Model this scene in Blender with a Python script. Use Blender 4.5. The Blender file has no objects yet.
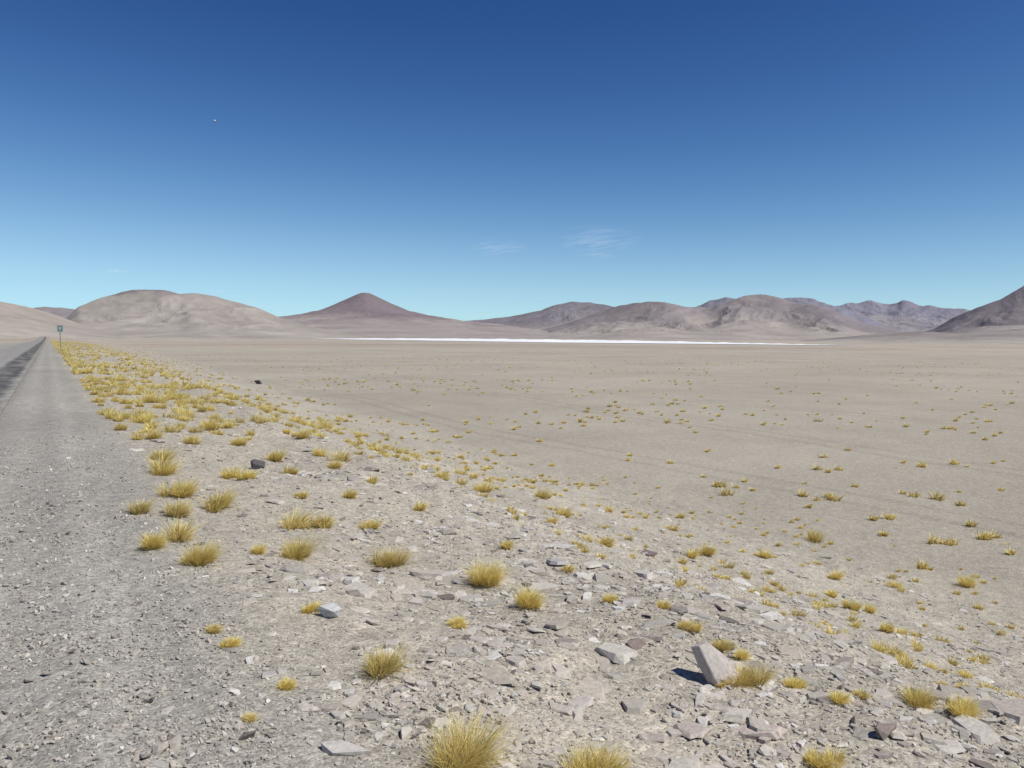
import bpy, math, numpy as np, bmesh
from mathutils import Matrix, Vector
rng=np.random.default_rng(7)
scene=bpy.context.scene
F=804.0; YAW=math.radians(30); PITCH=math.radians(3.5); ROLL=math.radians(0.4); H=2.2

# ---------------- noise -----------------
def _hash(ix,iy,seed):
    n=(ix.astype(np.int64)*374761393+iy.astype(np.int64)*668265263+seed*1442695041)&0xffffffff
    n=((n^(n>>13))*1274126177)&0xffffffff
    n=n^(n>>16)
    return (n&0xffff)/65535.0
def perlin(x,y,seed=0):
    ix=np.floor(x);iy=np.floor(y);fx=x-ix;fy=y-iy
    u=fx*fx*fx*(fx*(fx*6-15)+10);v=fy*fy*fy*(fy*(fy*6-15)+10)
    def g(a,b):
        h=_hash(ix+a,iy+b,seed)*2*np.pi
        return np.cos(h)*(fx-a)+np.sin(h)*(fy-b)
    return ((g(0,0)*(1-u)+g(1,0)*u)*(1-v)+(g(0,1)*(1-u)+g(1,1)*u)*v)*1.5
def fbm(x,y,o=4,seed=0,gain=.5):
    s=0;a=1.;f=1.
    for i in range(o):
        s=s+a*perlin(x*f+i*17.3,y*f-i*9.1,seed+i);a*=gain;f*=2.03
    return s
def ridged(x,y,o=4,seed=0):
    s=0;a=.5;f=1.
    for i in range(o):
        s=s+a*(1-np.abs(perlin(x*f+i*7.7,y*f+i*3.1,seed+i)*1.6));a*=.5;f*=2.07
    return s
def ss(a,b,x):
    t=np.clip((x-a)/(b-a),0,1);return t*t*(3-2*t)

# ---------------- terrain -----------------
ROAD_R=-1.2; ROAD_L=-8.3
def zroad(y):
    y=np.asarray(y,float)
    return -0.006*np.clip(y,-200,650)-0.0
def zplain(r):
    return -3.5-0.0078*np.minimum(r,3400)
def basex(y): return 18+0.06*np.clip(y,0,2500)+1.2*perlin(y/14.,y*0+3.3,5)
def height(x,y):
    x=np.asarray(x,float);y=np.asarray(y,float)
    r=np.hypot(x,y)
    zp=zplain(r)+ss(40,400,r)*(1-ss(1200,2200,r))*fbm(x/260.,y/260.,3,71)*.9
    zr=zroad(y)
    bx=basex(y)
    t=np.clip((x-1)/(bx-1),0,1)
    p=np.interp(t,[0,.06,.12,.22,.29,.33,.41,.65,.85,.94,1],[0,.02,.06,.12,.17,.22,.36,.70,.92,.98,1])
    z=zr+(zp-zr)*p
    left=ss(ROAD_L-1,ROAD_L-9,x)
    z=z-left*1.2
    far=ss(900,3200,r)
    z=z*(1-far)+zp*far
    near=1-ss(250,900,r)
    bank=ss(.6,3.,x)*(1-ss(bx-2,bx+3,x))+left
    z=z+near*bank*(0.13*fbm(x/3.1,y/3.6,3,11)+0.035*fbm(x/.5,y/.5,2,12)*(1-ss(30,80,r)))
    # rocky lip of the bank
    z=z+near*0.13*np.exp(-((t-.29)/.045)**2)*(0.6+fbm(x/1.3,y/1.6,2,13))
    z=z+near*ss(bx-2,bx+3,x)*0.04*fbm(x/2.5,y/2.5,3,15)
    sh=(1-ss(.6,3,x))*ss(ROAD_R+.1,ROAD_R+.7,x)
    z=z+sh*(0.02+0.018*fbm(x/.6,y/1.2,3,21)+.007*perlin(x/.13,y/.13,22))*(1-ss(40,120,r))
    z=z+sh*0.03*np.exp(-((x-(0.15+.1*perlin(y/5.,y*0,31)))/.25)**2)
    under=ss(ROAD_R+.25,ROAD_R-.15,x+.12*perlin(x*0+.5,y/.7,33))*ss(ROAD_L-.4,ROAD_L,x)
    z=z-under*(0.035+0.0012*r)*(1-far)
    return z

def make_mesh(name,verts,faces_flat,fsize,cols=None,smooth=False):
    me=bpy.data.meshes.new(name)
    nv=len(verts);nf=len(faces_flat)//fsize
    me.vertices.add(nv);me.vertices.foreach_set('co',np.ascontiguousarray(verts,dtype=np.float32).ravel())
    me.loops.add(nf*fsize);me.loops.foreach_set('vertex_index',np.ascontiguousarray(faces_flat,dtype=np.int32))
    me.polygons.add(nf);me.polygons.foreach_set('loop_start',np.arange(0,nf*fsize,fsize,dtype=np.int32))
    me.polygons.foreach_set('loop_total',np.full(nf,fsize,dtype=np.int32))
    me.update(calc_edges=True)
    me.polygons.foreach_set('use_smooth',np.full(nf,smooth,dtype=bool))
    if cols is not None:
        a=me.color_attributes.new('Col','FLOAT_COLOR','POINT')
        c=np.ones((nv,4),np.float32);c[:,:3]=cols;a.data.foreach_set('color',c.ravel())
    me.update()
    ob=bpy.data.objects.new(name,me);scene.collection.objects.link(ob);return ob
def grid_faces(nr,nc,wrap=False):
    i=np.arange(nr-1)[:,None];j=np.arange(nc if wrap else nc-1)[None,:];j2=(j+1)%nc
    return np.stack([i*nc+j,i*nc+j2,(i+1)*nc+j2,(i+1)*nc+j],-1).reshape(-1)

# ---------------- materials -----------------
def newmat(name):
    m=bpy.data.materials.new(name);m.use_nodes=True
    nt=m.node_tree;b=nt.nodes['Principled BSDF'];b.inputs['Specular IOR Level'].default_value=.15
    b.inputs['Roughness'].default_value=.95
    return m,nt,b
def N(nt,t,**k):
    n=nt.nodes.new(t)
    for a,v in k.items(): setattr(n,a,v)
    return n
def L(nt,a,b): nt.links.new(a,b)
def mulcol(nt,a,b,fac=1.,mode='MULTIPLY'):
    m=N(nt,'ShaderNodeMix',data_type='RGBA',blend_type=mode);m.inputs[0].default_value=fac
    L(nt,a,m.inputs[6]);L(nt,b,m.inputs[7]);return m.outputs[2]
def ramp(nt,inp,stops):
    r=N(nt,'ShaderNodeValToRGB');cr=r.color_ramp
    while len(cr.elements)<len(stops): cr.elements.new(.5)
    for e,(p,c) in zip(cr.elements,stops):
        e.position=p;e.color=(*(c if hasattr(c,'__len__') else (c,c,c)),1)
    L(nt,inp,r.inputs[0]);return r.outputs[0]
def tex(nt,kind,scale,detail=4,**k):
    g=N(nt,'ShaderNodeNewGeometry')
    t=N(nt,'ShaderNodeTexNoise' if kind=='n' else 'ShaderNodeTexVoronoi',**k)
    L(nt,g.outputs['Position'],t.inputs['Vector']);t.inputs['Scale'].default_value=scale
    if kind=='n': t.inputs['Detail'].default_value=detail
    return t
def bump(nt,b,items):
    prev=None
    for h,s,d in items:
        bn=N(nt,'ShaderNodeBump');bn.inputs['Strength'].default_value=s;bn.inputs['Distance'].default_value=d
        L(nt,h,bn.inputs['Height'])
        if prev: L(nt,prev,bn.inputs['Normal'])
        prev=bn.outputs[0]
    L(nt,prev,b.inputs['Normal'])

# ground
gm,nt,b=newmat('ground_gravel')
at=N(nt,'ShaderNodeAttribute',attribute_name='Col')
v1=tex(nt,'v',38.);v2=tex(nt,'v',90.);n1=tex(nt,'n',5.,6);n2=tex(nt,'n',220.,3);v0=tex(nt,'v',14.)
def cellbright(v,lo,hi):
    s=N(nt,'ShaderNodeSeparateColor');L(nt,v.outputs['Color'],s.inputs[0])
    return ramp(nt,s.outputs[0],[(0,lo),(.5,(lo+hi)/2),(1,hi)])
c=mulcol(nt,at.outputs[0],cellbright(v1,.74,1.25))
c=mulcol(nt,c,cellbright(v2,.75,1.25))
c=mulcol(nt,c,cellbright(v0,.92,1.08))
c=mulcol(nt,c,ramp(nt,n1.outputs[0],[(.3,.88),(.7,1.12)]))
L(nt,c,b.inputs['Base Color'])
bump(nt,b,[(n1.outputs[0],.4,.05),(v1.outputs['Distance'],.5,-.012),(v2.outputs['Distance'],.4,-.005),(n2.outputs[0],.3,.003)])

def attrmat(name,var=.25,scale=30.,bs=.4,bd=.01,detail=5):
    m,nt,b=newmat(name)
    at=N(nt,'ShaderNodeAttribute',attribute_name='Col')
    n=tex(nt,'n',scale,detail)
    c=mulcol(nt,at.outputs[0],ramp(nt,n.outputs[0],[(.3,1-var),(.7,1+var)]))
    L(nt,c,b.inputs['Base Color']);bump(nt,b,[(n.outputs[0],bs,bd)])
    return m
stone_m=attrmat('stone',.18,35.,.4,.008)
mount_m=attrmat('mountain_slope',.08,.012,.45,18.,8)

# ---------------- ground sheet ------------------
rs=[0.4]
while rs[-1]<26000:
    r=rs[-1]; rs.append(r*(1.0075 if r<300 else 1.012) + (0.02 if r<3 else 0))
rs=np.array(rs)
az=np.concatenate([np.arange(-14,74,.14),np.arange(74,346,2.)])
azr=np.radians(az)
R,A=np.meshgrid(rs,azr,indexing='ij')
X=R*np.sin(A);Y=R*np.cos(A);Z=height(X,Y)
def groundcol(x,y):
    r=np.hypot(x,y);bx=basex(y)
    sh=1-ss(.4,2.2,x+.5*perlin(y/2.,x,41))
    pl=ss(bx-3,bx+2,x+1.5*fbm(x/4,y/4,2,42))
    pl=np.maximum(pl,ss(700,1500,r))
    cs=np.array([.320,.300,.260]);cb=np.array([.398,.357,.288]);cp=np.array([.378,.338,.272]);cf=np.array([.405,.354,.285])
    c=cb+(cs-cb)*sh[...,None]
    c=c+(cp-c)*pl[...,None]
    c=c+(cf-c)*ss(100,900,r)[...,None]
    n=1+.12*fbm(x/5,y/9,3,43)*(1-pl)+pl*(.10*fbm(x/45,y/30,4,44)+.06*fbm(x/6,y/6,3,45))
    n=n+ss(200,900,r)*.15*fbm(x/900,y/420,4,46)
    c=c*n[...,None]
    red=ss(.1,.6,fbm(x/700+3,y/260,4,47))*ss(300,900,r)*(1-ss(3000,4500,r))
    c=c*(1-red[...,None]*np.array([.09,.16,.22]))
    for x0,a,w in((24,.0,.22),(25.7,.0,.22),(36,.05,.25),(37.8,.05,.25),(60,-.1,.3),(62,-.1,.3)):
        d=x-(x0+a*y+2.2*perlin(y/30.,y*0+x0//3,48))
        tr=np.exp(-(d/w)**2)*(r<300)*.13
        c=c*(1-tr[...,None])
    for x0 in(-.55,.35):
        c=c*(1+.09*np.exp(-((x-x0)/.22)**2)[...,None])
    return c
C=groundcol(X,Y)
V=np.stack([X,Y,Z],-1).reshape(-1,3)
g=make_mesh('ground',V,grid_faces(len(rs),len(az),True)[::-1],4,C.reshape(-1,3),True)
g.data.materials.append(gm)

# ---------------- road ------------------
rm,nt,b=newmat('asphalt')
at=N(nt,'ShaderNodeAttribute',attribute_name='Col')
n=tex(nt,'n',1.2,6);v=tex(nt,'v',90.)
s=N(nt,'ShaderNodeSeparateColor');L(nt,v.outputs['Color'],s.inputs[0])
c=mulcol(nt,at.outputs[0],ramp(nt,n.outputs[0],[(.3,.75),(.7,1.25)]));c=mulcol(nt,c,ramp(nt,s.outputs[0],[(0,.7),(1,1.35)]))
L(nt,c,b.inputs['Base Color']);b.inputs['Roughness'].default_value=.85
bump(nt,b,[(v.outputs['Distance'],.5,-.004)])
ys=np.concatenate([np.arange(-40,60,.25),np.arange(60,300,1.),np.arange(300,1500,6.)])
xs=np.linspace(ROAD_L,ROAD_R,60)
YY,XX=np.meshgrid(ys,xs,indexing='ij')
def zsurf(x,y):
    r=np.hypot(x,y);far=ss(900,3200,r)
    return (zroad(y)*(1-far)+(zplain(r))*far)+.012-0.0*x
ZZ=zsurf(XX,YY)+.02*(1-((XX-(ROAD_L+ROAD_R)/2)/3.55)**2)
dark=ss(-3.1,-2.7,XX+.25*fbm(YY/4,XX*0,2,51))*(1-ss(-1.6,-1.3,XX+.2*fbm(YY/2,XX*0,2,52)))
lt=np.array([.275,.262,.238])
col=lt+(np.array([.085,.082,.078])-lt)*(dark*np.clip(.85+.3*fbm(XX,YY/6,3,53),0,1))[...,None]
dust=ss(.05,.6,fbm(XX/1.2,YY/5,3,54)+.6*ss(-1.6,-1.2,XX))
col=col+(np.array([.30,.28,.24])-col)*(dust*.5)[...,None]
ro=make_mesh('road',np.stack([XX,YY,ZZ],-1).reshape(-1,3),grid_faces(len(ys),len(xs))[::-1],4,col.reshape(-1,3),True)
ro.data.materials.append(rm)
def paintmat(nm,colr):
    m,nt,b=newmat(nm);n=tex(nt,'n',9.,6)
    L(nt,ramp(nt,n.outputs[0],[(.35,[k*.45 for k in colr]),(.55,colr)]),b.inputs['Base Color']);return m
wp=paintmat('white_paint',(.62,.61,.57));yp=paintmat('yellow_paint',(.55,.38,.06))
def strip(name,x0,x1,segs,mat):
    vs=[];fs=[]
    for a,bb in segs:
        yy=np.arange(a,bb+.01,min(2.,bb-a))
        for k in range(len(yy)-1):
            q=[(x0,yy[k]),(x1,yy[k]),(x1,yy[k+1]),(x0,yy[k+1])]
            base=len(vs)
            for x,y in q:
                vs.append((x,y,float(zsurf(np.array(x),np.array(y)))+.02*(1-((x-(ROAD_L+ROAD_R)/2)/3.55)**2)+.006+.00005*y))
            fs+= [base,base+1,base+2,base+3]
    o=make_mesh(name,np.array(vs),np.array(fs),4);o.data.materials.append(mat);return o
lm=bpy.data.objects.new('road_marking',None);scene.collection.objects.link(lm)
for o in(strip('edge_line',-7.9,-7.75,[(-40,500)],wp),
         strip('centre_line',-4.81,-4.69,[(k,k+4) for k in range(-36,500,12)],yp)):
    o.parent=lm

# ---------------- camera ------------------
cam=bpy.data.cameras.new('camera');co=bpy.data.objects.new('camera',cam);scene.collection.objects.link(co)
cam.sensor_width=36;cam.lens=F/1024*36;cam.clip_end=90000;cam.clip_start=.05
M=Matrix.Rotation(-YAW,4,'Z')@Matrix.Rotation(math.pi/2-PITCH,4,'X')@Matrix.Rotation(ROLL,4,'Z')
M=Matrix.Translation((0,0,H))@M
co.matrix_world=M;scene.camera=co
M3=np.array(M.to_3x3())
def azel(px,py):
    d=M3@np.array([(px-512)/F,-(py-384)/F,-1.]);d/=np.linalg.norm(d)
    return math.atan2(d[0],d[1]),math.atan2(d[2],math.hypot(d[0],d[1]))
def onground(px,py):
    d=M3@np.array([(px-512)/F,-(py-384)/F,-1.])
    t=np.exp(np.linspace(math.log(1.5),math.log(800),6000))
    P=d[:,None]*t;P[2]+=H
    hh=height(P[0],P[1]);k=np.argmax(P[2]<hh)
    return P[0][k],P[1][k],hh[k],t[k]

# ---------------- mountains ------------------
def mountain(name,prof,dist,front,back,skirt,slope,cap=None,seed=1,amp=.55,pw=1.45,sc=900.,jag=.02,res=.045):
    pa=[azel(*p) for p in prof]
    a=np.degrees([p[0] for p in pa]);e=np.array([math.tan(p[1]) for p in pa])
    azs=np.radians(np.arange(a[0],a[-1],res))
    el=np.interp(np.degrees(azs),a,e)
    k=np.hanning(9);k/=k.sum();elp=np.pad(el,4,mode='edge');el=np.convolve(elp,k,'valid')
    zb=zplain(9999.)-3
    S=np.concatenate([np.linspace(0,1,110)**.9,1+np.linspace(.03,1,30)])
    SS_,AA=np.meshgrid(S,azs,indexing='ij')
    wob=perlin(azs*9,azs*0+seed,seed+3)*.6
    dr=dist+front*.3*wob[None,:]
    D=np.where(SS_<=1,dr-front*(1-SS_),dr+back*(SS_-1))
    top=(el[None,:]*dist)-zb
    x=D*np.sin(AA);y=D*np.cos(AA)
    wx=x+500*fbm(x/1700,y/1700,3,seed+20);wy=y+500*fbm(x/1700+9,y/1700,3,seed+21)
    base=np.where(SS_<=1,SS_**pw,np.clip(2-SS_,0,1)**1.2)
    tang=AA*dist
    rr=ridged(wx/(sc*1.3),wy/(sc*1.3),5,seed+17)
    big=fbm(wx/2600,wy/2600,3,seed+60)
    m=np.where(SS_<=1,4*SS_*(1-SS_)+.06*ss(.3,1,SS_),.3)
    hN=base*(1-amp*m*(1-np.clip(rr,0,1)))+.14*big*m*base
    hN=hN+jag*base*(fbm(tang/260.,D/260.,4,seed+9))*ss(0,.5,base)
    z=zb+np.maximum(top,0)*hN
    mixv=ss(.03,.75,hN+.25*fbm(x/900,y/900,5,seed+30)+.10*(rr-.6))
    c=np.array(skirt)+(np.array(slope)-np.array(skirt))*mixv[...,None]
    if cap is not None:
        hm=(z-zb)/ (top.max())
        cm=ss(cap[1]-.10,cap[1]+.06,hm+.16*fbm(x/500,y/500,4,seed+31))
        c=c+(np.array(cap[0])-c)*cm[...,None]
    st=fbm(wx/(sc*.45),wy/(sc*.45),5,seed+33)
    c=c*(1+.14*st+.14*(rr-.6))[...,None]
    tn=ss(.0,.6,fbm(x/1600,y/1600,4,seed+34))
    c=c*(1-tn[...,None]*np.array([.12,.12,.10]))
    o=make_mesh(name,np.stack([x,y,z],-1).reshape(-1,3),grid_faces(len(S),len(azs))[::-1],4,np.clip(c,.02,.9).reshape(-1,3),True)
    o.data.materials.append(mount_m);return o
TAN=(.380,.340,.292);BEI=(.315,.286,.268);BRN=(.242,.214,.212);DRK=(.200,.182,.196);PUR=(.225,.217,.255)  # mountain albedos lightened and blued, distance haze painted into the colour
mountain('hill',[(-260,300),(-160,288),(-60,294),(0,302),(25,306),(48,312),(80,323),(120,336),(150,342)],5000,1500,1200,TAN,(.335,.292,.250),seed=3,amp=.35,sc=500)
mountain('hill',[(-20,318),(20,309),(45,306),(62,307),(75,309),(100,318),(130,330)],9000,2200,1500,BEI,BRN,seed=9,amp=.4,sc=700)
mountain('hill',[(30,341),(62,322),(78,306),(100,297),(114,292.5),(121,290),(130,288.5),(145,288),(160,289),(168,291),(180,294.5),(195,293.5),(215,296),(240,302),(262,309),(280,317),(310,326),(350,334),(390,340)],7000,2300,2000,TAN,(.328,.293,.258),cap=((.200,.175,.170),.95),seed=15,amp=.48,sc=560,jag=.014)
mountain('hill',[(150,340),(200,330),(240,325),(290,326),(330,327),(380,330),(430,333),(480,338)],8800,1700,1500,TAN,(.33,.29,.257),seed=19,amp=.3,sc=600)
def volcano(name,px,dist,prof,seed):
    a0,_=azel(px,300)
    cx,cy=dist*math.sin(a0),dist*math.cos(a0)
    rr=np.linspace(0,1,150)**1.3*5200;th=np.linspace(0,2*np.pi,361)[:-1]
    Rr,T=np.meshgrid(rr,th,indexing='ij')
    x=cx+Rr*np.sin(T);y=cy+Rr*np.cos(T)
    zb=zplain(9999.)-3
    h=np.interp(Rr,[p[0] for p in prof],[p[1] for p in prof])
    k=ss(100,1500,Rr)
    wob=.35*fbm(x/900,y/900,3,seed+8)
    g_=ridged(np.sin(T+wob)*3.4+Rr/5000,np.cos(T+wob)*3.4,4,seed)
    h=h*(1-.14*k*(1-np.clip(g_,0,1)))+ (35*fbm(x/500,y/500,4,seed+2))*k*(h/400)
    z=zb+h
    mx=ss(.12,.55,h/700+.12*fbm(x/900,y/900,4,seed+4))
    a=np.array((.318,.278,.255));bb=np.array((.195,.160,.168))  # skirt and cone colours, muted in the albedo for air haze
    c=a+(bb-a)*mx[...,None]
    c=c*(1+.13*fbm(x/500,y/500,4,seed+5)+.09*(g_-.6))[...,None]
    o=make_mesh(name,np.stack([x,y,z],-1).reshape(-1,3),grid_faces(len(rr),360,True)[::-1],4,np.clip(c,.02,.9).reshape(-1,3),True)
    o.data.materials.append(mount_m)
volcano('volcano',365,12000,[(0,635),(60,630),(130,602),(250,545),(420,465),(650,375),(950,305),(1400,250),(2000,195),(3000,120),(4200,50),(5200,0)],77)
mountain('mountain',[(300,330),(340,322),(400,319),(430,321),(470,320),(510,316),(540,310),(555,305),(570,302),(590,302),(610,305),(640,312),(680,322),(720,335)],11500,3300,2000,(.295,.260,.244),DRK,seed=31,amp=.5)
mountain('mountain',[(670,322),(690,309),(710,300),(725,297),(735,298),(752,301),(775,300),(795,296),(812,297),(830,304),(860,314),(890,326)],14500,3000,2000,BEI,PUR,seed=37,amp=.5,jag=.03)
mountain('mountain',[(480,340),(530,333),(570,322),(600,311),(620,305),(635,302),(650,301),(665,302),(690,307),(712,306),(727,301),(745,295),(762,292),(775,294),(790,300),(810,303),(835,311),(860,321),(900,332),(930,340)],9800,2900,2000,(.350,.308,.275),(.240,.210,.210),seed=41,amp=.55,sc=680)
mountain('mountain',[(780,325),(815,312),(835,305),(852,302),(872,300),(888,303),(903,299),(920,304),(945,308),(965,308),(985,315),(1030,325)],15500,3300,2000,BEI,PUR,seed=53,amp=.5,jag=.035,sc=800)
mountain('mountain',[(895,340),(935,328),(955,316),(978,307),(1000,300),(1012,292),(1024,284),(1060,266),(1120,254),(1200,272),(1290,335)],8500,2400,2000,(.322,.285,.262),(.205,.180,.188),seed=59,amp=.5,sc=650)
mountain('hill',[(780,342),(840,337),(880,333),(920,331),(960,333),(1000,330),(1060,326),(1150,330),(1250,340)],6800,1500,1200,TAN,(.29,.257,.235),seed=61,amp=.35,sc=500)

# ---------------- salt flat ------------------
sm,nt,b=newmat('salt');n=tex(nt,'n',.004,6)
L(nt,ramp(nt,n.outputs[0],[(.3,(.72,.72,.72)),(.6,(.86,.87,.88))]),b.inputs['Base Color'])
a0,_=azel(314,336);a1,_=azel(868,344)
aa=np.linspace(a0,a1,600);t=(aa-a0)/(a1-a0)
env=np.clip(np.sin(np.pi*t),0,1)**.3
near=np.interp(t,[0,.1,.3,.5,.7,.9,1],[4900,4300,3750,3300,3000,2800,2750])*(1+.02*fbm(aa*60,aa*0,3,91))
far=near+env*np.interp(t,[0,.3,.6,.8,1],[1700,2500,2000,1300,1000])*(1+.3*fbm(aa*50,aa*0+4,3,92))
q=np.linspace(0,1,24)[:,None]
D=near[None]+(far-near)[None]*q
x=D*np.sin(aa)[None];y=D*np.cos(aa)[None]
o=make_mesh('salt_flat',np.stack([x,y,height(x,y)+1.3],-1).reshape(-1,3),grid_faces(24,600)[::-1],4,None,True);o.data.materials.append(sm)

# ---------------- stones ------------------
def stone_templates(n,flat,slab=False):
    out=[]
    for i in range(n):
        bm=bmesh.new()
        if slab:   # angular plate: irregular polygon with two near-parallel faces
            m=rng.integers(4,8);an=np.sort((np.arange(m)+rng.uniform(-.36,.36,m))*2*np.pi/m);ra=rng.uniform(.6,1.05,m);asp=rng.uniform(.45,.9)
            tl=rng.uniform(-.45,.45,2)*flat;ft=flat*rng.uniform(.5,1.4)
            for zz,k in((-1,rng.uniform(.9,1.1)),(1,rng.uniform(.72,1.0))):
                for a_,r_ in zip(an,ra):
                    px_,py_=r_*k*math.cos(a_),r_*k*asp*math.sin(a_)
                    bm.verts.new((px_+rng.uniform(-.07,.07),py_+rng.uniform(-.07,.07),zz*ft+zz*(tl[0]*px_+tl[1]*py_)+rng.uniform(-.02,.02)))
        else:
            for k in range(14):
                p=rng.normal(size=3);p/=np.linalg.norm(p);p=np.sign(p)*np.abs(p)**.6
                bm.verts.new(p*rng.uniform(.8,1.05)*np.array([1,rng.uniform(.6,.9),flat]))
        bmesh.ops.convex_hull(bm,input=bm.verts)
        bmesh.ops.delete(bm,geom=[v for v in bm.verts if not v.link_faces],context='VERTS')
        bmesh.ops.triangulate(bm,faces=bm.faces)
        bm.normal_update();bm.verts.index_update()
        vs=np.array([v.co[:] for v in bm.verts]);fs=np.array([[v.index for v in f.verts] for f in bm.faces])
        out.append((vs,fs));bm.free()
    return out
T_slab=stone_templates(40,.11,True);T_peb=stone_templates(14,.55)
PAL=np.array([[.44,.40,.34],[.38,.35,.30],[.50,.46,.40],[.43,.375,.325],[.30,.265,.235],[.57,.54,.49],[.44,.39,.325],[.20,.17,.15],[.39,.37,.335]])
def scatter(name,x,y,size,templ,sink=.25,tilt=.25,pal=None,w=None):
    n=len(x);z=height(x,y)
    idx=rng.integers(0,len(templ),n)
    ci=rng.choice(len(PAL),n,p=w) if pal is None else None
    cols=PAL[ci]*rng.uniform(.85,1.12,(n,1)) if pal is None else np.array(pal)[None].repeat(n,0)
    VV=[];FF=[];CC=[];off=0
    for t,(vs,fs) in enumerate(templ):
        k=np.where(idx==t)[0]
        if len(k)==0: continue
        th=rng.uniform(0,2*np.pi,len(k));c,s=np.cos(th),np.sin(th)
        tx,ty=rng.normal(0,tilt,(2,len(k)))
        v=vs[None]*size[k][:,None,None]*rng.uniform(.75,1.25,(len(k),1,3))
        X_=v[...,0]*c[:,None]-v[...,1]*s[:,None];Y_=v[...,0]*s[:,None]+v[...,1]*c[:,None]
        zz=v[...,2]+X_*tx[:,None]+Y_*ty[:,None]
        hgt=zz.max(1)-zz.min(1)
        zz=zz-zz.min(1)[:,None]-hgt[:,None]*sink
        P=np.stack([X_+x[k][:,None],Y_+y[k][:,None],zz+z[k][:,None]],-1)
        VV.append(P.reshape(-1,3));CC.append(np.repeat(cols[k],len(vs),0))
        FF.append((fs[None]+(np.arange(len(k))*len(vs)+off)[:,None,None]).reshape(-1));off+=len(k)*len(vs)
    o=make_mesh(name,np.concatenate(VV),np.concatenate(FF),3,np.concatenate(CC));o.data.materials.append(stone_m);return o
W=np.array([.22,.14,.22,.13,.05,.09,.13,.02,.07]);W/=W.sum()
WG=np.array([.2,.2,.1,.06,.12,.05,.07,.04,.15]);WG/=WG.sum()
def polar(n,r0,r1,a0,a1,p=1.):
    u=rng.uniform(0,1,n);r=(r0**(2-p)+(r1**(2-p)-r0**(2-p))*u)**(1/(2-p)) if p!=2 else r0*(r1/r0)**u
    a=np.radians(rng.uniform(a0,a1,n));return r*np.sin(a),r*np.cos(a)
# fine gravel
x,y=polar(105000,3.2,20,-12,68,1.5)
den=np.where(x<1,1.,.5)*(.35+1.*ss(-.4,.4,fbm(x/1.5,y/1.5,3,101)));k=(rng.uniform(0,1,len(x))<den)&(x>ROAD_R+.05)
x,y=x[k],y[k];scatter('gravel',x,y,np.clip(.0068*np.exp(rng.normal(0,.5,len(x))),.003,.035)*np.where(x<.6,1.2,1)*(1+.4*ss(0,.5,fbm(x/.8,y/.8,2,102))),T_peb,.25,.3,w=WG)
# medium broken stone
x,y=polar(46000,3.5,60,-3,68,1.5)
bx=basex(y);tt=(x-1)/(bx-1)
den=ss(.3,2.5,x)*(1-ss(.9,1.05,tt))*(.14+.9*ss(-.15,.5,fbm(x/1.8,y/1.8,3,103))+.6*np.exp(-((tt-.29)/.07)**2))
k=rng.uniform(0,1,len(x))<den;x,y=x[k],y[k]
scatter('stones',x,y,np.clip(.027*np.exp(rng.normal(0,.5,len(x))),.008,.08),T_slab,.15,.12,w=W)
# slabs
x,y=polar(21000,4.2,110,-2,66,1.5)
bx=basex(y);tt=(x-1)/(bx-1)
den=ss(.8,3,x)*(1-ss(.85,1.0,tt))*(.16+.8*ss(-.15,.5,fbm(x/2.2,y/2.2,3,105))+.8*np.exp(-((tt-.30)/.06)**2))
k=rng.uniform(0,1,len(x))<den;x,y=x[k],y[k]
scatter('rocks',x,y,np.clip(.078*np.exp(rng.normal(0,.45,len(x))),.035,.22),T_slab,.3,.07,w=W)
for px,py,s,colr,fl in [(330,616,13,(.50,.49,.47),1),(342,752,32,(.47,.44,.395),0),(757,735,30,(.46,.385,.335),0),(558,752,18,(.45,.415,.365),0),
    (510,750,13,(.47,.43,.38),0),(258,468,9,(.12,.11,.11),1),(258,384,5,(.10,.09,.09),1),(392,645,22,(.47,.43,.38),0),(580,705,32,(.46,.415,.37),0),(545,590,24,(.48,.44,.39),0),
    (703,722,14,(.50,.47,.42),0),(946,748,18,(.50,.46,.40),0),(634,648,14,(.22,.175,.155),1),(648,555,14,(.2,.16,.15),0),(556,563,16,(.38,.36,.34),0),(318,508,10,(.44,.39,.35),0),(600,748,14,(.46,.43,.39),0),(630,605,18,(.43,.40,.36),0),(886,735,14,(.27,.22,.19),1),(515,664,20,(.46,.415,.36),0),(470,600,14,(.43,.40,.35),0),(480,640,18,(.44,.39,.345),0),(560,672,18,(.48,.43,.38),0),(675,735,15,(.46,.42,.36),0)]:
    gx,gy,gz,t=onground(px,py)
    scatter('rock',np.array([gx]),np.array([gy]),np.array([s*t/F*.95]),T_peb if fl else T_slab,.2,.06,pal=colr)
# the large leaning slab: a plate propped on edge, its underside in shade
gx,gy,gz,t=onground(720,684)
sc=t/F
rgt=Vector((math.cos(YAW),-math.sin(YAW),0));fwd=Vector((math.sin(YAW),math.cos(YAW),0));up=Vector((0,0,1))
face=[(-20,35,8),(-10,38,13),(6,26,12),(22,8,6),(21,-5,-4),(2,-8,-8),(-6,6,-4),(-15,22,3)]   # right, up, forward
bm=bmesh.new()
for a_,u_,f_ in face:
    p=rgt*a_+up*u_+fwd*f_
    bm.verts.new(p*sc)
    bm.verts.new((p+(rgt*-7+up*-4+fwd*8))*sc)
bmesh.ops.convex_hull(bm,input=bm.verts)
bmesh.ops.delete(bm,geom=[v for v in bm.verts if not v.link_faces],context='VERTS')
bmesh.ops.dissolve_limit(bm,angle_limit=.12,verts=bm.verts,edges=bm.edges)
bmesh.ops.bevel(bm,geom=bm.edges[:],offset=.006,segments=1,affect='EDGES')
me=bpy.data.meshes.new('rock');bm.to_mesh(me);bm.free()
ca=me.color_attributes.new('Col','FLOAT_COLOR','POINT')
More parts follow.
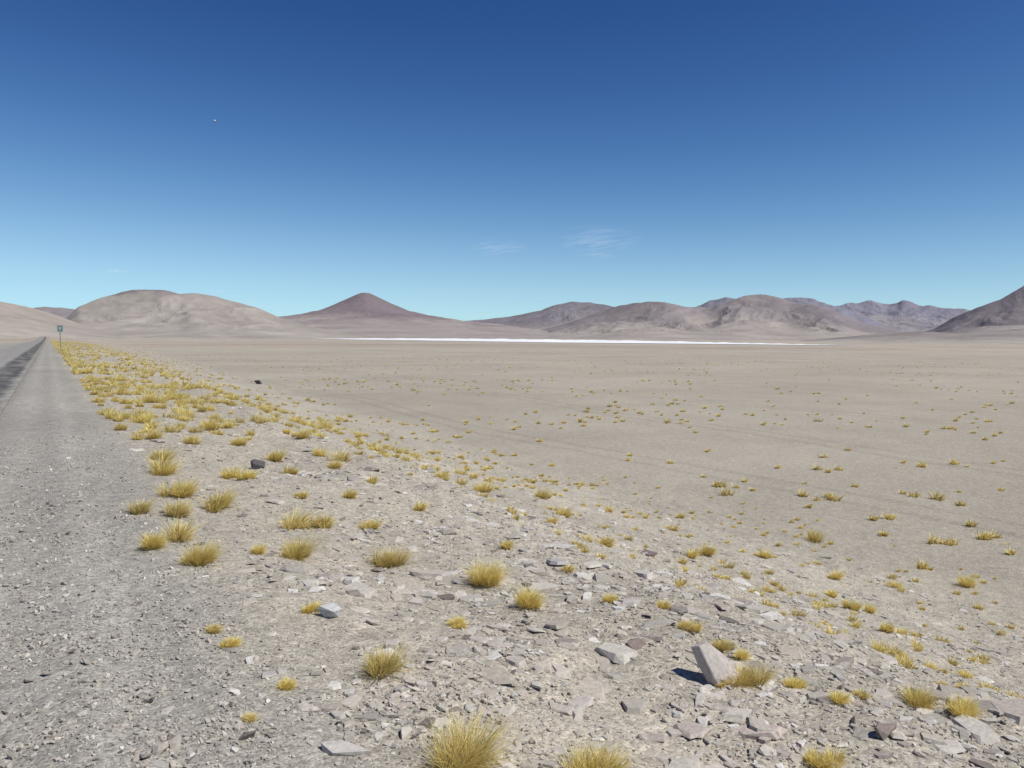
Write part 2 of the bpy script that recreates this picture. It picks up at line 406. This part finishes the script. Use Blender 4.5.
ca.data.foreach_set('color',np.tile(np.array([.47,.42,.375,1],np.float32),len(me.vertices)))
me.materials.append(stone_m)
o=bpy.data.objects.new('rock',me);scene.collection.objects.link(o);o.location=(gx,gy,gz)

# ---------------- grass ------------------
grm,nt,b=newmat('straw_grass')
at=N(nt,'ShaderNodeAttribute',attribute_name='Col');L(nt,at.outputs[0],b.inputs['Base Color']);b.inputs['Roughness'].default_value=.7
tr=N(nt,'ShaderNodeBsdfTranslucent');L(nt,at.outputs[0],tr.inputs[0]);mx=N(nt,'ShaderNodeMixShader');mx.inputs[0].default_value=.3
L(nt,b.outputs[0],mx.inputs[1]);L(nt,tr.outputs[0],mx.inputs[2]);L(nt,mx.outputs[0],nt.nodes['Material Output'].inputs[0])
GV=[];GF=[];GC=[];goff=0
def tufts(x,y,w,nb,bw):
    global goff
    n=len(x);z=height(x,y)
    tint=rng.uniform(.88,1.12,n);grey=rng.uniform(0,1,n)**2*.22
    ex=rng.uniform(.8,1.25,n);
    K=n*nb
    ti=np.repeat(np.arange(n),nb)
    sub=rng.integers(0,6,K);sa=rng.uniform(0,2*np.pi,(n,6));sr=rng.uniform(0,.34,(n,6));sl=rng.uniform(.5,1.2,(n,6))
    cx=np.cos(sa)*sr;cy=np.sin(sa)*sr
    phi=rng.uniform(0,2*np.pi,K);rb=np.sqrt(rng.uniform(0,1,K))*.12
    bxx=(cx[ti,sub]*ex[ti]+rb*np.cos(phi));byy=(cy[ti,sub]+rb*np.sin(phi))
    ph2=phi+rng.normal(0,.5,K)
    tilt=np.abs(rng.normal(0,.52,K))+.08+rb*1.8;tilt=np.minimum(tilt,1.45)
    Ln=rng.uniform(.30,.70,K)*sl[ti,sub]*np.where(tilt>1,.75,1)
    wd=w[ti]
    dx=np.sin(tilt)*np.cos(ph2)+.16;dy=np.sin(tilt)*np.sin(ph2)-.08;dz=np.cos(tilt)
    b0=np.stack([x[ti]+bxx*wd,y[ti]+byy*wd,z[ti]-.01+0*wd],-1)
    d=np.stack([dx,dy,dz],-1)
    m=b0+d*(Ln*wd*.55)[:,None]
    d2=d*np.array([1.35,1.35,.75])
    tip=m+d2*(Ln*wd*.5)[:,None]
    tip[:,2]=np.maximum(tip[:,2],z[ti]+.01)
    pa=rng.uniform(0,2*np.pi,K);pr=np.stack([np.cos(pa),np.sin(pa),0*pa],-1)*bw*.5*rng.uniform(.6,1.3,K)[:,None]
    P=np.stack([b0-pr,b0+pr,m+pr*.8,m-pr*.8,tip],1)
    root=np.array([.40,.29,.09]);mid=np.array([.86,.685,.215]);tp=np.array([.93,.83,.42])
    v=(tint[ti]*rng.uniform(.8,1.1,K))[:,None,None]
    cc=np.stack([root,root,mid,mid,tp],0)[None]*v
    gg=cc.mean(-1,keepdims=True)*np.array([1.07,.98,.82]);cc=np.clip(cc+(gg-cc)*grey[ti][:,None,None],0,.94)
    f=np.array([0,1,2,0,2,3,3,2,4])
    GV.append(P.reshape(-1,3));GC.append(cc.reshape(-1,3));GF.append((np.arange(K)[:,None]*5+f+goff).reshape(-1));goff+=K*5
hand=[(380,675,50),(452,770,92),(590,775,62),(825,770,38),(745,686,34),(198,566,42),(152,551,32),(177,541,36),(174,519,30),(292,560,42),(386,569,38),(296,531,38),(322,529,26),(487,584,42),(527,608,36),(456,629,17),(313,614,18),(211,635,13),(228,650,17),(287,690,17),(250,722,13),(213,512,36),(180,499,36),(138,515,28),(163,476,36),(160,462,26),(231,481,22),(247,481,20),(257,555,16),(368,532,20),(606,548,20),(563,518,17),(549,526,14),(541,500,20),(608,604,14),(706,557,20),(690,560,16),(764,560,15),(836,581,15),(963,588,21),(812,542,22),(918,710,34),(966,718,28),(962,678,15),(829,598,13),(870,615,15),(885,634,17),(795,690,18),(838,705,22),(722,650,18),(688,632,18),(662,610,15),(480,494,22),(505,550,14),(568,574,13),(472,481,14),(740,660,16),(852,611,16),(895,590,14),(720,686,16),(860,700,14),(940,690,12),
 (190,446,20),(158,440,20),(185,420,22),(140,425,18),(300,500,16),(335,470,16),(318,458,18),(272,463,20),(237,447,18),(210,432,20),(290,476,16),(350,500,16),(372,485,14),(300,440,18),(325,430,16),(150,404,22),(120,432,14),(440,480,14),(420,512,16)]
hx=[];hy=[];hw=[]
for px,py,w in hand:
    gx,gy,gz,t=onground(px,py-2);hx.append(gx);hy.append(gy);hw.append(w*t/F*1.08)
hx,hy,hw=map(np.array,(hx,hy,hw));dd=np.hypot(hx,hy)
k=dd<9;tufts(hx[k],hy[k],hw[k],1400,.0038)
tufts(hx[~k],hy[~k],hw[~k],500,.009)
def bankpts(n,y0,y1,p):
    y=(y0**p+(y1**p-y0**p)*rng.uniform(0,1,n))**(1/p);x=1.4+rng.uniform(0,1,n)**1.4*(basex(y)-1.0)
    return x,y
x,y=bankpts(2300,10,50,1.0);t_=(x-1)/(basex(y)-1)
d=ss(13,26,y)*(.3+.7*ss(-.2,.4,fbm(x/3,y/3,2,111)))*(1-.5*ss(.2,.8,t_))*ss(13,24,np.hypot(x,y))
k=rng.uniform(0,1,len(x))<d*.55;x,y,t_=x[k],y[k],t_[k];tufts(x,y,np.clip(rng.normal(.42,.16,len(x))*(1-.4*ss(.2,.8,t_)),.1,.8),160,.016)
x,y=bankpts(8500,40,600,.75);t_=(x-1)/(basex(y)-1)
d=(.2+.8*ss(-.2,.45,fbm(x/5,y/5,2,112)))*(1-.55*ss(.2,.9,t_))
k=rng.uniform(0,1,len(x))<d*.68;x,y,t_=x[k],y[k],t_[k];tufts(x,y,np.clip(rng.normal(.54,.2,len(x))*(1-.3*ss(.2,.8,t_)),.18,1.1),50,.046)
# small tufts on lower slope
x,y=polar(1200,9,34,12,66,1.);k=(x>6)&(x<basex(y)+2)&(rng.uniform(0,1,len(x))<.22+.5*ss(-.1,.4,fbm(x/4,y/4,2,131)));tufts(x[k],y[k],rng.uniform(.08,.27,k.sum()),110,.010)
# plain tufts
x,y=polar(4200,22,300,6,66,1.3)
d=ss(0,5,x-basex(y))*(.10+.9*ss(-.02,.45,fbm(x/28,y/28,2,115)));k=rng.uniform(0,1,len(x))<d*.68
x,y=x[k],y[k];tufts(x,y,np.clip(rng.normal(.40,.14,len(x)),.12,.75),60,.040)
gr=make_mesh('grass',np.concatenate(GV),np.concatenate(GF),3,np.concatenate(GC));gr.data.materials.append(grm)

# ---------------- sign ------------------
def simplemat(nm,c,rough=.5,met=0.):
    m,nt,b=newmat(nm);n=tex(nt,'n',6.,4)
    L(nt,ramp(nt,n.outputs[0],[(.3,[k*.85 for k in c]),(.7,c)]),b.inputs['Base Color'])
    b.inputs['Roughness'].default_value=rough;b.inputs['Metallic'].default_value=met;return m
gal=simplemat('galvanised_steel',(.20,.22,.22),.5,.3);grn=simplemat('sign_green',(.09,.17,.15),.45);wht=simplemat('sign_white',(.75,.75,.73),.5)
gx,gy,gz,_=onground(60.5,348)
sg=bpy.data.objects.new('road_sign',None);scene.collection.objects.link(sg);sg.location=(gx,gy,gz-.1)
sg.scale=(1.15,1.15,1.5)
def box(name,c,s,mat,parent,bev=.004):
    bm=bmesh.new();bmesh.ops.create_cube(bm,size=1);bmesh.ops.scale(bm,vec=s,verts=bm.verts);bmesh.ops.translate(bm,vec=c,verts=bm.verts)
    bmesh.ops.bevel(bm,geom=bm.edges[:],offset=bev,segments=2,affect='EDGES')
    me=bpy.data.meshes.new(name);bm.to_mesh(me);bm.free();o=bpy.data.objects.new(name,me);me.materials.append(mat);scene.collection.objects.link(o);o.parent=parent;return o
box('post',(0,0,1.55),(.13,.13,3.1),gal,sg)
box('panel',(0,-.085,2.75),(.95,.02,.95),grn,sg)
box('border_top',(0,-.101,3.19),(.89,.008,.03),wht,sg,.001);box('border_bottom',(0,-.101,2.31),(.89,.008,.03),wht,sg,.001)
box('border_left',(-.43,-.101,2.75),(.03,.008,.84),wht,sg,.001);box('border_right',(.43,-.101,2.75),(.03,.008,.84),wht,sg,.001)
for i,zz in enumerate((2.93,2.75,2.57)): box('legend_%d'%i,(0,-.101,zz),(.55-.1*i,.008,.05),wht,sg,.001)
for i,zz in enumerate((2.45,3.05)): box('bracket_%d'%i,(0,-.070,zz),(.5,.008,.05),gal,sg,.002)

# ---------------- moon, clouds ------------------
a,e=azel(214.5,121);D=60000
bpy.ops.mesh.primitive_uv_sphere_add(segments=32,ring_count=16,radius=85,location=(D*math.sin(a),D*math.cos(a),D*math.tan(e)))
mo=bpy.context.object;mo.name='moon';mm,nt,b=newmat('moon_rock');n=tex(nt,'n',.01,4);L(nt,ramp(nt,n.outputs[0],[(.3,(.45,.5,.55)),(.7,(.65,.7,.75))]),b.inputs['Base Color']);mo.data.materials.append(mm)
cm=bpy.data.materials.new('cloud_wisp');cm.use_nodes=True;nt=cm.node_tree;nt.nodes.remove(nt.nodes['Principled BSDF'])
at=N(nt,'ShaderNodeAttribute',attribute_name='Col');g2=N(nt,'ShaderNodeNewGeometry')
mp=N(nt,'ShaderNodeMapping');mp.inputs['Rotation'].default_value=(0,0,.6);mp.inputs['Scale'].default_value=(.0022,.0006,.001);L(nt,g2.outputs[0],mp.inputs[0])
n=N(nt,'ShaderNodeTexNoise');n.inputs['Scale'].default_value=1.;n.inputs['Detail'].default_value=7;n.inputs['Distortion'].default_value=.8;L(nt,mp.outputs[0],n.inputs[0])
al=mulcol(nt,at.outputs[0],ramp(nt,n.outputs[0],[(.40,0.),(.8,.27)]))
tl=N(nt,'ShaderNodeBsdfTranslucent');tl.inputs[0].default_value=(.9,.9,.9,1);tp=N(nt,'ShaderNodeBsdfTransparent');mx=N(nt,'ShaderNodeMixShader')
L(nt,al,mx.inputs[0]);L(nt,tp.outputs[0],mx.inputs[1]);L(nt,tl.outputs[0],mx.inputs[2]);L(nt,mx.outputs[0],nt.nodes['Material Output'].inputs[0])
for px,py,hw_,dp in [(498,248,1100,3000),(600,241,1500,4200),(598,256,900,1500),(114,271,900,2000),(225,291,1500,1500)]:
    a,e=azel(px,py);zc=3200;D=zc/math.tan(e)
    u=np.linspace(-1,1,30);U,Vv=np.meshgrid(u,u,indexing='ij')
    al_=np.clip(1-np.sqrt(U**2+Vv**2),0,1)**.8
    lx=U*hw_;ly=Vv*dp
    x=D*math.sin(a)+lx*math.cos(a)+ly*math.sin(a);y=D*math.cos(a)-lx*math.sin(a)+ly*math.cos(a)
    o=make_mesh('cloud',np.stack([x,y,zc+60*U*Vv],-1).reshape(-1,3),grid_faces(30,30),4,np.repeat(al_.reshape(-1,1),3,1),True);o.data.materials.append(cm)

# ---------------- light ------------------
SUN_AZ=math.radians(30+115);SUN_EL=math.radians(54)
w=bpy.data.worlds.new('World');scene.world=w;w.use_nodes=True;nt=w.node_tree
bg=nt.nodes['Background'];sk=N(nt,'ShaderNodeTexSky',sky_type='NISHITA');sk.sun_disc=False
sk.sun_elevation=SUN_EL;sk.sun_rotation=SUN_AZ;sk.altitude=4200;sk.air_density=1.;sk.dust_density=.3;sk.ozone_density=1.5
# tone of the thin high-altitude air: per-channel response (soft-shouldered power law) of the sky radiance
sp=N(nt,'ShaderNodeSeparateColor');L(nt,sk.outputs[0],sp.inputs[0]);cb=N(nt,'ShaderNodeCombineColor')
def math_(op,a,bv):
    m=N(nt,'ShaderNodeMath',operation=op)
    for i,q_ in enumerate((a,bv)):
        if isinstance(q_,(int,float)): m.inputs[i].default_value=q_
        else: L(nt,q_,m.inputs[i])
    return m.outputs[0]
# out = K*c^p/(c^p+S)
for i,(p,S_,K_) in enumerate([(2.45,.080,.56),(2.1,.30,1.04),(1.75,.72,1.52)]):
    c0=math_('MULTIPLY',sp.outputs[i],.12)
    cp_=math_('POWER',c0,p)
    o_=math_('MULTIPLY',math_('DIVIDE',cp_,math_('ADD',cp_,S_)),K_/.12)
    L(nt,o_,cb.inputs[i])
L(nt,cb.outputs[0],bg.inputs[0]);bg.inputs[1].default_value=.12
sl=bpy.data.lights.new('sun','SUN');so=bpy.data.objects.new('sun',sl);scene.collection.objects.link(so)
sl.energy=4.45;sl.angle=math.radians(.5);sl.color=(1,.965,.905)
d=Vector((math.sin(SUN_AZ)*math.cos(SUN_EL),math.cos(SUN_AZ)*math.cos(SUN_EL),math.sin(SUN_EL)))
so.rotation_euler=d.to_track_quat('Z','Y').to_euler()
scene.view_settings.view_transform='Standard';scene.view_settings.look='None';scene.view_settings.exposure=0
